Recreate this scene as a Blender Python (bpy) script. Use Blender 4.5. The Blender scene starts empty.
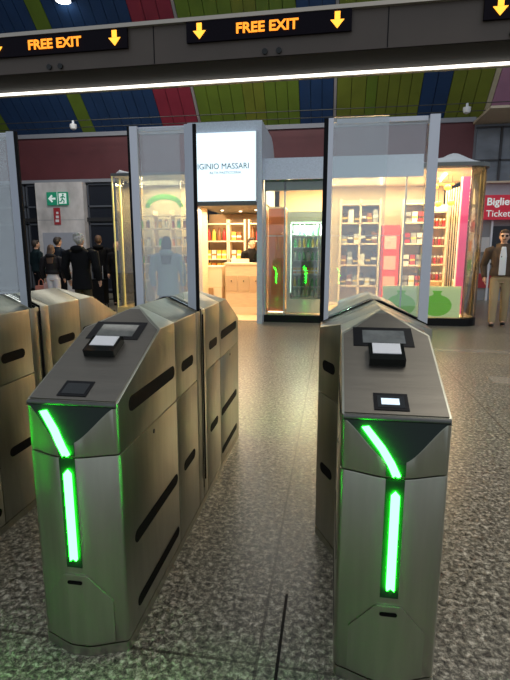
import bpy, bmesh, math, random
from mathutils import Vector, Matrix
R = math.radians
random.seed(7)
SC = bpy.context.scene
COL = SC.collection

# ---------------------------------------------------------------- camera
cd = bpy.data.cameras.new('camera'); cam = bpy.data.objects.new('camera', cd); COL.objects.link(cam)
cam.location = (0, 0, 1.4); cam.rotation_euler = (R(90 - 10.5), 0, R(9.0))
cd.sensor_fit = 'VERTICAL'; cd.sensor_height = 24.0; cd.lens = 24.0 * 485 / 680
cd.clip_start = 0.05; cd.clip_end = 200
SC.camera = cam
# ---------------------------------------------------------------- world, exposure
w = bpy.data.worlds.new('world'); SC.world = w; w.use_nodes = True
bg = w.node_tree.nodes['Background']
bg.inputs[0].default_value = (0.80, 0.88, 1.0, 1); bg.inputs[1].default_value = 0.47
vs = SC.view_settings
vs.view_transform = 'Standard'; vs.look = 'None'; vs.gamma = 1; vs.use_curve_mapping = False; vs.exposure = 0.35


def area(name, loc, size, power, color, rot=(0, 0, 0)):
    l = bpy.data.lights.new(name, 'AREA'); l.shape = 'RECTANGLE'; l.size, l.size_y = size
    l.energy = power; l.color = color
    o = bpy.data.objects.new(name, l); o.location = loc; o.rotation_euler = rot; COL.objects.link(o)
    return o


WARM = (1, .74, .42)
area('hall_fill_light', (3.2, 3.4, 5.2), (4, 4), 130, (1, .93, .82))  # unseen area light, set to the right so left-facing steel stays darker
area('hall_fill_light', (-4, 11.8, 6.6), (9, 1.5), 170, (1, .95, .88))  # unseen area light added to brighten the far wall, pillar and people
area('kiosk_ceiling_light', (0.75, 10.7, 2.82), (3.6, 1.4), 300, WARM)
area('kiosk_front_fill', (0.6, 9.72, 2.82), (3.8, .3), 85, WARM)  # extra area light added to brighten the stock behind the front glass
area('portal_shop_light', (-2.05, 10.6, 2.2), (1.0, 1.4), 50, (1, .72, .42))
area('portal_shop_light', (-2.05, 9.5, 2.2), (0.9, .25), 16, (1, .72, .42))
area('end_case_light', (-3.9, 11.0, 2.9), (1.5, .7), 110, WARM)

# ---------------------------------------------------------------- materials
MATS = {}


def mat(name, col, rough=.5, metal=0., emit=None, es=0., trans=0., bump=None, var=None, coat=0., spec=None):
    """var=(scale, amount, stretch) colour variation by noise; bump=(scale, strength)"""
    if name in MATS: return MATS[name]
    m = bpy.data.materials.new(name); m.use_nodes = True; nt = m.node_tree
    b = nt.nodes['Principled BSDF']
    b.inputs['Base Color'].default_value = (*col, 1); b.inputs['Roughness'].default_value = rough
    b.inputs['Metallic'].default_value = metal
    if spec is not None: b.inputs['Specular IOR Level'].default_value = spec
    if coat: b.inputs['Coat Weight'].default_value = coat; b.inputs['Coat Roughness'].default_value = .08
    if trans: b.inputs['Transmission Weight'].default_value = trans
    if emit: b.inputs['Emission Color'].default_value = (*emit, 1); b.inputs['Emission Strength'].default_value = es
    if var or bump:
        tc = nt.nodes.new('ShaderNodeTexCoord'); mp = nt.nodes.new('ShaderNodeMapping')
        nt.links.new(tc.outputs['Object'], mp.inputs['Vector'])
    if var:
        sc, am, st = var
        mp.inputs['Scale'].default_value = st
        n = nt.nodes.new('ShaderNodeTexNoise'); n.inputs['Scale'].default_value = sc; n.inputs['Detail'].default_value = 5
        nt.links.new(mp.outputs[0], n.inputs['Vector'])
        r = nt.nodes.new('ShaderNodeValToRGB')
        r.color_ramp.elements[0].position = .3; r.color_ramp.elements[1].position = .7
        r.color_ramp.elements[0].color = (*[c * (1 - am) for c in col], 1)
        r.color_ramp.elements[1].color = (*[min(1, c * (1 + am)) for c in col], 1)
        nt.links.new(n.outputs['Fac'], r.inputs[0]); nt.links.new(r.outputs[0], b.inputs['Base Color'])
    if bump:
        n2 = nt.nodes.new('ShaderNodeTexNoise'); n2.inputs['Scale'].default_value = bump[0]; n2.inputs['Detail'].default_value = 4
        nt.links.new(mp.outputs[0], n2.inputs['Vector'])
        bp = nt.nodes.new('ShaderNodeBump'); bp.inputs['Strength'].default_value = bump[1]; bp.inputs['Distance'].default_value = .01
        nt.links.new(n2.outputs['Fac'], bp.inputs['Height']); nt.links.new(bp.outputs[0], b.inputs['Normal'])
    MATS[name] = m
    return m


def steel(name, col, rough, stretch):
    m = mat(name, col, rough, 1.0, var=(26, .07, stretch), bump=(60, .09))
    nt = m.node_tree; b = nt.nodes['Principled BSDF']
    tc = nt.nodes.new('ShaderNodeTexCoord')
    n = nt.nodes.new('ShaderNodeTexNoise'); n.inputs['Scale'].default_value = 5; n.inputs['Detail'].default_value = 4
    nt.links.new(tc.outputs['Object'], n.inputs['Vector'])
    mr = nt.nodes.new('ShaderNodeMapRange'); mr.inputs['To Min'].default_value = rough - .07; mr.inputs['To Max'].default_value = rough + .1
    nt.links.new(n.outputs['Fac'], mr.inputs['Value']); nt.links.new(mr.outputs[0], b.inputs['Roughness'])
    return m


def glass(name, tint, lo, hi, haze=0.0, rough=0.02):
    m = bpy.data.materials.new(name); m.use_nodes = True; nt = m.node_tree
    for n in list(nt.nodes): nt.nodes.remove(n)
    out = nt.nodes.new('ShaderNodeOutputMaterial')
    t = nt.nodes.new('ShaderNodeBsdfTransparent'); t.inputs[0].default_value = (*tint, 1)
    g = nt.nodes.new('ShaderNodeBsdfGlossy'); g.inputs['Roughness'].default_value = rough
    lw = nt.nodes.new('ShaderNodeLayerWeight'); lw.inputs[0].default_value = .35
    mr = nt.nodes.new('ShaderNodeMapRange'); mr.inputs['To Min'].default_value = lo; mr.inputs['To Max'].default_value = hi
    mx = nt.nodes.new('ShaderNodeMixShader')
    nt.links.new(lw.outputs['Fresnel'], mr.inputs['Value']); nt.links.new(mr.outputs[0], mx.inputs[0])
    nt.links.new(t.outputs[0], mx.inputs[1]); nt.links.new(g.outputs[0], mx.inputs[2])
    if haze:
        d = nt.nodes.new('ShaderNodeBsdfDiffuse'); d.inputs[0].default_value = (.8, .85, .88, 1)  # pale diffuse veil put in for the bright hall reflected on the panes
        m2 = nt.nodes.new('ShaderNodeMixShader'); m2.inputs[0].default_value = haze
        nt.links.new(mx.outputs[0], m2.inputs[1]); nt.links.new(d.outputs[0], m2.inputs[2]); mx = m2
    nt.links.new(mx.outputs[0], out.inputs[0])
    return m


M_ST = steel('brushed_steel', (.42, .42, .34), .33, (1, 1, .12))
M_STTOP = steel('brushed_steel_top', (.215, .198, .165), .42, (.12, 1, 1))
M_STD = steel('steel_dark', (.13, .13, .12), .45, (1, 1, 1))
M_BLACK = mat('black_plastic', (.008, .008, .009), .35, spec=.14)
M_RUB = mat('black_rubber', (.005, .005, .006), .6, spec=.15)
M_BGL = mat('black_gloss', (.008, .01, .009), .12, spec=.35)
M_FASC = mat('fascia_black', (.014, .022, .018), .35, spec=.22)
M_SLOT = mat('slot_shade', (.004, .004, .004), .6, spec=.08)  # near-black for thin plates; the colour stands for shade inside the slots
M_LED = mat('green_led', (0.02, .3, .05), .4, emit=(.010, 1, .016), es=55)
M_ALU = mat('aluminium', (.68, .70, .75), .4, .4)
M_PGL = glass('barrier_glass', (.95, .98, .98), .15, .9, .012)
M_SGL = glass('shop_glass', (.95, .97, .95), .05, .8)
M_SCREEN = mat('screen_face', (.16, .17, .16), .12, coat=1, var=(12, .35, (1, 1, 1)))
M_WHITE = mat('white_plastic', (.8, .8, .8), .3)
M_SIGNB = mat('sign_black', (.004, .002, .006), .5, spec=.1)
M_AMB = mat('amber_led', (.5, .2, .02), .4, emit=(1, .27, .012), es=1.25)
M_YEL = mat('yellow_led', (.5, .3, .05), .4, emit=(1, .40, .03), es=1.5)
M_BEAM = mat('beam_panel', (.080, .060, .045), .5, var=(3, .1, (1, 1, 1)))
M_BEAML = mat('beam_edge', (.25, .22, .17), .45)
M_STRIP = mat('strip_light', (1, 1, 1), .4, emit=(1, .97, .88), es=2.2)
M_SILV = mat('silver_cladding', (.52, .57, .64), .45, .35, var=(40, .1, (1, 1, 1)))
M_CREAM = mat('cream_wood', (.80, .63, .42), .5, var=(6, .08, (1, 1, 6)))
M_CREAMP = mat('cream_panel', (.85, .72, .52), .45)
M_ORWOOD = mat('orange_wood', (.62, .20, .08), .25, coat=.5, var=(5, .1, (1, 1, .3)))
M_DARKW = mat('dark_window', (.010, .013, .022), .35)
M_DARKB = mat('dark_block', (.02, .02, .022), .5)
M_GOLD = mat('gold_trim', (.85, .65, .3), .3, .7)
M_TUBE = mat('white_tube', (1, 1, 1), .4, emit=(1, .85, .6), es=2.5)


def tweak(m):
    return m


# ---------------------------------------------------------------- mesh helpers
def link(o):
    COL.objects.link(o); return o


def newobj(name, me, m, parent=None, smooth=False):
    o = bpy.data.objects.new(name, me)
    if m is not None and not me.materials: me.materials.append(m)
    link(o)
    if parent: o.parent = parent
    if smooth:
        for p in me.polygons: p.use_smooth = True
    return o


def fin(bm, name, m, parent=None, smooth=False, bevel=0, seg=2, recalc=True):
    if bevel:
        es = [e for e in bm.edges if len(e.link_faces) == 2 and e.calc_face_angle(0) > R(28)]
        bmesh.ops.bevel(bm, geom=es, offset=bevel, segments=seg, affect='EDGES', profile=.5, clamp_overlap=True)
    if recalc: bmesh.ops.recalc_face_normals(bm, faces=bm.faces)
    me = bpy.data.meshes.new(name); bm.to_mesh(me); bm.free()
    o = newobj(name, me, m, parent)
    if smooth:
        for p in me.polygons: p.use_smooth = True
        try:
            me.set_sharp_from_angle(angle=R(35))
        except Exception: pass
    return o


def abox(bm, x0, x1, y0, y1, z0, z1):
    v = [bm.verts.new(p) for p in ((x0, y0, z0), (x1, y0, z0), (x1, y1, z0), (x0, y1, z0), (x0, y0, z1), (x1, y0, z1), (x1, y1, z1), (x0, y1, z1))]
    for f in ((3, 2, 1, 0), (4, 5, 6, 7), (0, 1, 5, 4), (1, 2, 6, 5), (2, 3, 7, 6), (3, 0, 4, 7)): bm.faces.new([v[i] for i in f])
    return v


def box(name, m, x0, x1, y0, y1, z0, z1, parent=None, bevel=0):
    bm = bmesh.new(); abox(bm, min(x0, x1), max(x0, x1), min(y0, y1), max(y0, y1), min(z0, z1), max(z0, z1))
    return fin(bm, name, m, parent, bevel=bevel)


def aprism(bm, pts, d):
    """pts 3d loop, extruded along vector d"""
    d = Vector(d); a = [bm.verts.new(p) for p in pts]; b = [bm.verts.new(Vector(p) + d) for p in pts]
    n = len(a); bm.faces.new(a[::-1]); bm.faces.new(b)
    for i in range(n): bm.faces.new((a[i], a[(i + 1) % n], b[(i + 1) % n], b[i]))


def prism(name, m, pts, d, parent=None, bevel=0, smooth=False):
    bm = bmesh.new(); aprism(bm, pts, d); return fin(bm, name, m, parent, bevel=bevel, smooth=smooth)


def alathe(bm, prof, c=(0, 0, 0), n=16, sx=1, sy=1):
    rings = []
    for r, z in prof:
        rings.append([bm.verts.new((c[0] + sx * r * math.cos(2 * math.pi * i / n), c[1] + sy * r * math.sin(2 * math.pi * i / n), c[2] + z)) for i in range(n)])
    for a, b in zip(rings, rings[1:]):
        for i in range(n): bm.faces.new((a[i], a[(i + 1) % n], b[(i + 1) % n], b[i]))
    bm.faces.new(rings[0][::-1]); bm.faces.new(rings[-1])


def lathe(name, m, prof, c=(0, 0, 0), parent=None, n=16, smooth=True, **k):
    bm = bmesh.new(); alathe(bm, prof, c, n, **k); return fin(bm, name, m, parent, smooth=smooth)


def atube(bm, pts, rad, n=8, flat=1.0):
    pts = [Vector(p) for p in pts]
    if not hasattr(rad, '__len__'): rad = [rad] * len(pts)
    rings = []
    for i, p in enumerate(pts):
        t = (pts[min(i + 1, len(pts) - 1)] - pts[max(i - 1, 0)]).normalized()
        ref = Vector((0, 1, 0)) if abs(t.y) < .9 else Vector((1, 0, 0))
        u = t.cross(ref).normalized(); v = t.cross(u).normalized()
        rings.append([bm.verts.new(p + rad[i] * (math.cos(2 * math.pi * k / n) * u + flat * math.sin(2 * math.pi * k / n) * v)) for k in range(n)])
    for a, b in zip(rings, rings[1:]):
        for k in range(n): bm.faces.new((a[k], a[(k + 1) % n], b[(k + 1) % n], b[k]))
    bm.faces.new(rings[0][::-1]); bm.faces.new(rings[-1])


def tube(name, m, pts, rad, parent=None, n=8):
    bm = bmesh.new(); atube(bm, pts, rad, n); return fin(bm, name, m, parent, smooth=True)


def tag(o, label, cat, group=None):
    o['label'] = label; o['category'] = cat
    if group: o['group'] = group
    return o


def thing(name, label, cat, loc, group=None, rz=0):
    o = bpy.data.objects.new(name, None); o.empty_display_size = .1; link(o)
    o.location = loc; o.rotation_euler = (0, 0, rz)
    return tag(o, label, cat, group)


def struct(o): o['kind'] = 'structure'; return o


def dup(root, loc, label, group=None):
    r = root.copy(); link(r); r.location = loc; r['label'] = label
    if group: r['group'] = group
    for ch in list(root.children):
        c = ch.copy(); link(c); c.parent = r
        for g in list(ch.children):
            d = g.copy(); link(d); d.parent = c
    return r


def textmesh(name, txt, m, size, loc, parent=None, bold=.0, align='CENTER', sx=1.0, depth=.004, rot=(R(90), 0, 0)):
    cu = bpy.data.curves.new(name, 'FONT'); cu.body = txt; cu.size = size; cu.extrude = depth; cu.offset = bold
    cu.align_x = align; cu.align_y = 'CENTER'; cu.resolution_u = 3
    t = bpy.data.objects.new('tmp_text', cu); link(t)
    dg = bpy.context.evaluated_depsgraph_get(); dg.update()
    me = bpy.data.meshes.new_from_object(t.evaluated_get(dg))
    bpy.data.objects.remove(t)
    me.transform(Matrix.Diagonal((sx, 1, 1, 1)))
    me.transform(Matrix.Rotation(rot[2], 4, 'Z') @ Matrix.Rotation(rot[0], 4, 'X'))
    me.materials.clear(); me.materials.append(m)
    o = newobj(name, me, m, parent); o.location = loc
    return o


# ================================================================ SETTING
# floor: speckled polished stone with big slabs
def floor_material():
    m = bpy.data.materials.new('granite_floor'); m.use_nodes = True; nt = m.node_tree; N = nt.nodes; L = nt.links
    b = N['Principled BSDF']
    tc = N.new('ShaderNodeTexCoord')
    n1 = N.new('ShaderNodeTexNoise'); n1.inputs['Scale'].default_value = 42; n1.inputs['Detail'].default_value = 6; n1.inputs['Roughness'].default_value = .75
    n1.inputs['Distortion'].default_value = .4
    L.new(tc.outputs['Object'], n1.inputs['Vector'])
    r = N.new('ShaderNodeValToRGB'); e = r.color_ramp.elements
    e[0].position = .36; e[0].color = (.022, .02, .015, 1); e[1].position = .66; e[1].color = (.66, .62, .52, 1)
    x = e.new(.47); x.color = (.11, .10, .078, 1); x = e.new(.55); x.color = (.28, .258, .20, 1)
    L.new(n1.outputs['Fac'], r.inputs[0])
    n2 = N.new('ShaderNodeTexNoise'); n2.inputs['Scale'].default_value = 1.1; n2.inputs['Detail'].default_value = 5
    L.new(tc.outputs['Object'], n2.inputs['Vector'])
    mr = N.new('ShaderNodeMapRange'); mr.inputs['To Min'].default_value = .75; mr.inputs['To Max'].default_value = 1.2
    L.new(n2.outputs['Fac'], mr.inputs['Value'])
    br = N.new('ShaderNodeTexBrick'); mp = N.new('ShaderNodeMapping'); mp.inputs['Location'].default_value = (.22, -1.42, 0)
    L.new(tc.outputs['Object'], mp.inputs['Vector']); L.new(mp.outputs[0], br.inputs['Vector'])
    br.offset = 0; br.inputs['Scale'].default_value = 1; br.inputs['Brick Width'].default_value = 1.6; br.inputs['Row Height'].default_value = 2.42
    br.inputs['Mortar Size'].default_value = .006; br.inputs['Color1'].default_value = (.9, .9, .9, 1); br.inputs['Color2'].default_value = (1.06, 1.03, .98, 1)
    br.inputs['Mortar'].default_value = (.35, .33, .3, 1)
    a = N.new('ShaderNodeMix'); a.data_type = 'RGBA'; a.blend_type = 'MULTIPLY'; a.inputs[0].default_value = 1
    L.new(r.outputs[0], a.inputs[6]); L.new(br.outputs['Color'], a.inputs[7])
    c = N.new('ShaderNodeMix'); c.data_type = 'RGBA'; c.blend_type = 'MULTIPLY'; c.inputs[0].default_value = 1
    L.new(a.outputs[2], c.inputs[6]); L.new(mr.outputs[0], c.inputs[7])
    L.new(c.outputs[2], b.inputs['Base Color'])
    m2 = N.new('ShaderNodeMapRange'); m2.inputs['To Min'].default_value = .2; m2.inputs['To Max'].default_value = .42
    L.new(n1.outputs['Fac'], m2.inputs['Value']); L.new(m2.outputs[0], b.inputs['Roughness'])
    bp = N.new('ShaderNodeBump'); bp.inputs['Strength'].default_value = .12; bp.inputs['Distance'].default_value = .004
    L.new(n1.outputs['Fac'], bp.inputs['Height']); L.new(bp.outputs[0], b.inputs['Normal'])
    return m


struct(box('floor', floor_material(), -16, 16, -8, 18, -.1, 0))
struct(box('trim_1', M_RUB, -.154, -.143, -1.0, 1.78, -.005, .0015))
M_PALE = mat('pale_band', (.26, .235, .19), .25, var=(50, .3, (1, 1, 1)))  # pale speckled tone for two floor bands at the right
struct(box('trim_2', M_PALE, 1.35, 4.6, 7.02, 7.2, -.005, .001))
struct(box('trim_3', M_PALE, 1.75, 4.6, 5.35, 5.65, -.005, .001))

struct(box('unseen_wall_left', mat('unseen_wall_brown', (.07, .055, .045), .6), -14.2, -14, -8, 15.1, 0, 7.5))  # unseen hall wall, added to cut ambient light from the left
# striped vault: plane dropping to the far wall
VC = {'blue': (.012, .045, .13), 'olive': (.17, .20, .022), 'lime': (.13, .20, .02), 'red': (.27, .025, .05), 'grey': (.33, .30, .30),
      'cream': (.55, .47, .33), 'pink': (.45, .22, .34), 'black': (.02, .02, .025), 'dgrey': (.10, .10, .11)}
for k in VC: mat('vault_' + k, VC[k], .55, var=(2, .12, (1, 1, 1)))
bounds = [(-16, 'blue'), (-10.6, 'lime'), (-10.2, 'blue'), (-7.79, 'lime'), (-7.36, 'blue'), (-5.17, 'red'), (-4.06, 'grey'), (-3.97, 'lime'), (-2.6, 'olive'), (-2.0, 'lime'),
          (-1.04, 'blue'), (-.11, 'grey'), (-.02, 'olive'), (.75, 'lime'), (1.04, 'olive'), (2.19, 'blue'), (2.92, 'olive'), (3.93, 'cream'), (4.07, 'pink'), (4.55, 'dgrey'), (5.2, 'blue'), (6.4, 'olive')]
YB, ZB = 15.0, 4.98


def vault_pt(y): return ZB + (YB - y) * .95


for i, (x, c) in enumerate(bounds):
    x1 = bounds[i + 1][0] if i + 1 < len(bounds) else 16
    bm = bmesh.new()
    npan = max(1, round((x1 - x) / .32)); wd = (x1 - x) / npan
    for k in range(npan):
        a, b = x + k * wd + .008, x + (k + 1) * wd - .008
        aprism(bm, [(a, YB, ZB), (b, YB, ZB), (b, 10.2, vault_pt(10.2)), (a, 10.2, vault_pt(10.2))], (0, .06, .063))
    struct(fin(bm, 'ceiling', MATS['vault_' + c]))
struct(prism('ceiling', mat('vault_back', (.015, .015, .018), .8), [(-16, YB + .08, ZB + .05), (16, YB + .08, ZB + .05), (16, 10.2, vault_pt(10.2) + .14), (-16, 10.2, vault_pt(10.2) + .14)], (0, .05, .053)))

# far wall
M_BURG = mat('burgundy_panel', (.105, .022, .026), .5, var=(2, .1, (1, 1, 1)))
M_GREYF = mat('grey_fascia', (.26, .27, .30), .5)
bw = struct(box('wall_back', mat('wall_dark', (.02, .022, .03), .6), -16, 3.75, 15.1, 15.4, 0, 5.05))
box('fascia_panel', M_BURG, -16, 3.75, 14.96, 15.1, 3.6, 4.86, bw)
box('fascia_edge', M_GREYF, -16, 3.75, 14.9, 15.1, 3.5, 3.6, bw)
box('fascia_edge', M_GREYF, -16, 3.75, 14.9, 15.1, 4.86, 4.98, bw)
box('canopy_strip', M_DARKB, -16, 3.75, 14.92, 15.1, 2.30, 2.42, bw)
tube('conduit', M_STD, [(-16, 14.3, 4.98), (8, 14.3, 4.98)], .012, bw)
tube('conduit', M_STD, [(-16, 14.1, 5.12), (8, 14.1, 5.12)], .012, bw)
for i, (a, b) in enumerate([(-13.0, -11.4), (-11.3, -9.95), (-9.9, -9.45), (-7.78, -6.9), (-6.85, -5.2), (-5.1, -3.5), (-3.4, -1.8)]):
    wn = struct(box('window_%d' % (i + 1), M_DARKW, a, b, 15.02, 15.1, .1, 3.46))
    bm = bmesh.new()
    for z in (.1, 2.2, 2.75, 3.42): abox(bm, a, b, 14.97, 15.02, z, z + .05)
    for x in (a, b - .05): abox(bm, x, x + .05, 14.97, 15.02, .1, 3.46)
    fin(bm, 'window_frame', mat('frame_grey', (.09, .10, .12), .5), wn)
pl = struct(box('wall_pillar', mat('marble', (.62, .59, .575), .35, var=(2.2, .28, (1, 1, .7))), -9.42, -7.8, 14.75, 15.1, 0, 3.5))
pl.name = 'trim_4'
for z in (1.17, 2.34): box('joint', M_GREYF, -9.42, -7.8, 14.745, 14.76, z, z + .012, pl)

# right bay: upper windows, ticket office
wr = struct(box('wall_right', mat('bay_wall', (.24, .25, .28), .6), 3.75, 9, 15.0, 15.2, 0, 5.05))
struct(box('trim_5', mat('bay_soffit', (.55, .46, .33), .5), 3.7, 9, 13.4, 15.0, 4.80, 4.86))
M_BAYW = mat('bay_glass', (.14, .16, .19), .3, var=(1.2, .4, (1, 1, 2)))
for i, (a, b) in enumerate([(3.82, 4.45), (4.5, 5.3), (5.35, 6.2)]):
    wn = struct(box('window_%d' % (i + 8), M_BAYW, a, b, 14.93, 15.0, 3.25, 4.7))
    bm = bmesh.new()
    for z in (3.2, 3.82, 4.68): abox(bm, a - .03, b + .03, 14.88, 14.95, z, z + .04)
    abox(bm, b - .02, b + .03, 14.88, 14.95, 3.2, 4.7)
    fin(bm, 'window_frame', mat('frame_dark', (.04, .04, .045), .5), wn)
struct(box('trim_6', mat('bay_pale', (.42, .44, .48), .5), 3.75, 9, 14.8, 15.0, 2.9, 3.2))
struct(box('trim_7', mat('bay_ledge', (.6, .5, .36), .5), 3.9, 9, 14.6, 15.0, 3.2, 3.25))

# ceiling spotlight
t = thing('ceiling_spotlight', 'bright round floodlight on the blue ceiling stripe above the left exit sign', 'lamp', (-6.71, 12.3, 7.45))
lathe('lamp_housing', M_ALU, [(.08, .12), (.16, .08), (.2, 0), (.2, -.02)][::-1], (0, 0, -.02), t)
lathe('lamp_lens', mat('lamp_glow', (1, 1, 1), .4, emit=(1, 1, .95), es=14), [(.15, -.012), (.17, 0)], (0, 0, -.045), t)
# small cameras along the conduit
for x, lab in ((-7.6, 'small white camera on the ceiling pipe left of the barrier panels'), (3.3, 'small grey camera fixed to the ceiling pipe above the burgundy wall')):
    t = thing('security_camera', lab, 'camera', (x, 14.05, 4.97))
    lathe('mount', M_ALU, [(.05, 0), (.03, .14)], (0, 0, 0), t, 12)
    lathe('camera_dome', M_WHITE, [(.02, -.12), (.08, -.09), (.10, -.03), (.10, .04)], (0, 0, 0), t, 14)

# emergency exit sign on the pillar
M_GRN = mat('sign_green', (.01, .22, .12), .4, emit=(.01, .22, .12), es=.25)
M_SW = mat('sign_white', (.8, .85, .82), .4, emit=(.7, .85, .8), es=.25)
t = thing('exit_sign', 'green emergency exit sign with arrow and running figure on the marble pillar', 'sign', (-8.65, 14.72, 3.0))
box('sign_plate', M_GRN, -.36, .36, -.02, .03, -.2, .2, t)
bm = bmesh.new()
aprism(bm, [(-.31, -.03, 0), (-.19, -.03, .12), (-.15, -.03, .08), (-.20, -.03, .03), (-.06, -.03, .03), (-.06, -.03, -.03), (-.20, -.03, -.03), (-.15, -.03, -.08), (-.19, -.03, -.12)], (0, .01, 0))
fin(bm, 'arrow', M_SW, t)
bm = bmesh.new(); abox(bm, 0.0, .012, -.03, -.02, -.2, .2); fin(bm, 'divider', M_SW, t)
bm = bmesh.new(); abox(bm, .06, .31, -.03, -.02, -.16, .16); fin(bm, 'door_symbol', M_SW, t)
bm = bmesh.new()
alathe(bm, [(.028, 0), (.028, .012)], (0, 0, 0), 12)
bmesh.ops.transform(bm, matrix=Matrix.Translation((.21, -.031, .115)) @ Matrix.Rotation(R(90), 4, 'X'), verts=bm.verts)
for a, b in (((.2, .08), (.17, -.02)), ((.2, .07), (.12, .03)), ((.2, .07), (.27, .02)), ((.17, -.02), (.24, -.07)), ((.24, -.07), (.22, -.14)), ((.17, -.02), (.14, -.09)), ((.14, -.09), (.08, -.10))):
    atube(bm, [(a[0], -.035, a[1]), (b[0], -.035, b[1])], .017, 6)
fin(bm, 'running_figure', M_GRN, t)
t = thing('wall_notice', 'narrow red and white notice strip fixed to the pillar below the exit sign', 'sign', (-8.72, 14.73, 2.48))
box('notice_plate', mat('notice_red', (.4, .03, .04), .5), -.11, .11, 0, .02, -.28, .24, t)
bm = bmesh.new()
bm.free()
for k, (a, b) in enumerate(((-.2, -.12), (-.08, .0), (.05, .12))): box('notice_mark', M_WHITE, -.06 + .02 * k, .06, -.004, 0, a, b, t)
t = box('poster', mat('poster_pale', (.38, .40, .46), .5), -9.25, -7.95, 14.71, 14.748, 1.25, 1.95); tag(t, 'pale grey poster on the marble pillar behind the queue', 'poster')

# ticket office
t = thing('ticket_office_sign', 'red sign with white ticket office lettering at the right edge', 'sign', (3.98, 14.3, 2.53))
box('sign_board', mat('sign_red', (.42, .012, .03), .4, emit=(.4, .01, .03), es=.35), -.02, 2.3, 0, .12, -.32, .32, t)
textmesh('lettering', 'Biglietteria', M_SW, .27, (.06, -.006, .14), t, .006, 'LEFT')
textmesh('lettering', 'Ticket Office', M_SW, .245, (.06, -.006, -.17), t, .001, 'LEFT')
t = thing('ticket_counter', 'grey glazed ticket office front below the red sign', 'counter', (5.0, 14.6, 0))
box('counter_wall', mat('office_grey', (.23, .24, .26), .5), -1.2, 1.6, 0, .3, 0, 2.2, t)
box('glazing', M_DARKW, -.7, 1.4, -.03, 0, 1.0, 2.05, t)
box('base_panel', mat('office_red', (.35, .02, .03), .4), -1.0, 1.6, -.04, 0, .35, .75, t)
for x in (-1.15, -.72, -.05, .65): box('mullion', M_ALU, x, x + .05, -.06, 0, 0, 2.2, t)
for k, (x, z, lab) in enumerate(((4.12, 1.55, 'pale paper notice beside the man, left one on the ticket office front'), (4.32, 1.25, 'pale paper notice beside the man, lower right one on the ticket office front'))):
    tag(box('paper_notice', mat('paper', (.55, .55, .56), .6), x - .14, x + .14, 14.50, 14.53, z - .2, z + .2), lab, 'notice', 'notices on the ticket office')

# ================================================================ OVERHEAD GANTRY
t = thing('overhead_beam', 'dark header beam spanning above the gates with a white light line along its lower edge', 'beam', (0, 2.4, 2.2), None, R(-1.2))
X0, X1 = -5.1, 4.6
panel = prism('front_panel', M_BEAM, [(X0, 0, .075), (X0, 0, .24), (X0, .19, .24), (X0, .19, .075)], (X1 - X0, 0, 0), t)
prism('top_edge', M_BEAML, [(X0, -.02, .24), (X0, .02, .275), (X0, .19, .275), (X0, .19, .24)], (X1 - X0, 0, 0), t)
prism('lower_panel', mat('beam_under', (.016, .013, .012), .6, spec=.15), [(X0, 0, .072), (X0, .15, .046), (X0, .19, .046), (X0, .19, .072)], (X1 - X0, 0, 0), t)
prism('light_strip', M_STRIP, [(X0, .156, .030), (X0, .156, .040), (X0, .168, .040), (X0, .168, .030)], (X1 - X0, 0, 0), t)
prism('strip_channel', M_BEAML, [(X0, .168, .026), (X0, .168, .046), (X0, .19, .046), (X0, .19, .026)], (X1 - X0, 0, 0), t)
for x in (-.87, .21, -1.95, 1.35): box('panel_joint', M_RUB, x - .002, x + .002, -.002, .01, .077, .24, t)
for x in (-1.42, -1.36, -.335, -.27, .72): 
    bm = bmesh.new(); alathe(bm, [(.010, 0), (.013, .003), (.013, .012)], (0, 0, 0), 14)
    bmesh.ops.transform(bm, matrix=Matrix.Translation((x, .003, .095)) @ Matrix.Rotation(R(90), 4, 'X'), verts=bm.verts)
    fin(bm, 'sensor_eye', M_BGL, t)


def led_sign(cx, label):
    t = thing('led_sign', label, 'sign', (cx * math.cos(R(1.2)), 2.395 - cx * math.sin(R(1.2)), 2.396), 'led signs on the header beam', R(-1.2))
    box('sign_case', M_SIGNB, -.378, .378, -.012, .0, -.046, .042, t)
    textmesh('lettering', 'FREE EXIT', M_AMB, .060, (.0, -.016, -.004), t, .0018, 'CENTER', 1.08, .001)
    for s in (-1, 1):
        bm = bmesh.new(); c = s * .315
        for k in range(4): abox(bm, c - .012, c + .012, -.017, -.013, .003 + k * .008, .0095 + k * .008)
        aprism(bm, [(c - .03, -.017, .001), (c + .03, -.017, .001), (c, -.017, -.034)], (0, .004, 0))
        fin(bm, 'arrow', M_YEL, t)
    return t


led_sign(-.325, 'orange lit display above the middle lane, reading between two down arrows')
led_sign(-1.375, 'orange lit display cut by the left edge of the photo')
led_sign(.975, 'orange lit display cut by the right edge, only its arrow shows')

# ================================================================ GATES
HW = .16; YF = -1.03
RP = Vector((.062, 0, .135)).normalized()      # roof plane normal (right side)


def bulge(x):
    t = max(0, min(1, (.160 - abs(x)) / .132)); s = t * t * (3 - 2 * t)
    return .045 * (.55 * t + .45 * s)


def nose_y(x):
    a = abs(x); y = YF - bulge(x)
    if a > .148: y += .014 * ((a - .148) / .012) ** 2.2
    return y


NX = [-.160, -.159, -.157, -.153, -.148] + [(-.148 + i * .0150) for i in range(1, 8)] + [-.0275]
NX = NX + [-x for x in NX[::-1]]


def cut(bm, co, no):
    geom = bm.verts[:] + bm.edges[:] + bm.faces[:]
    r = bmesh.ops.bisect_plane(bm, geom=geom, dist=1e-6, plane_co=co, plane_no=no, clear_outer=True)
    es = [e for e in r['geom_cut'] if isinstance(e, bmesh.types.BMEdge)]
    if es: bmesh.ops.contextual_create(bm, geom=es)


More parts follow.
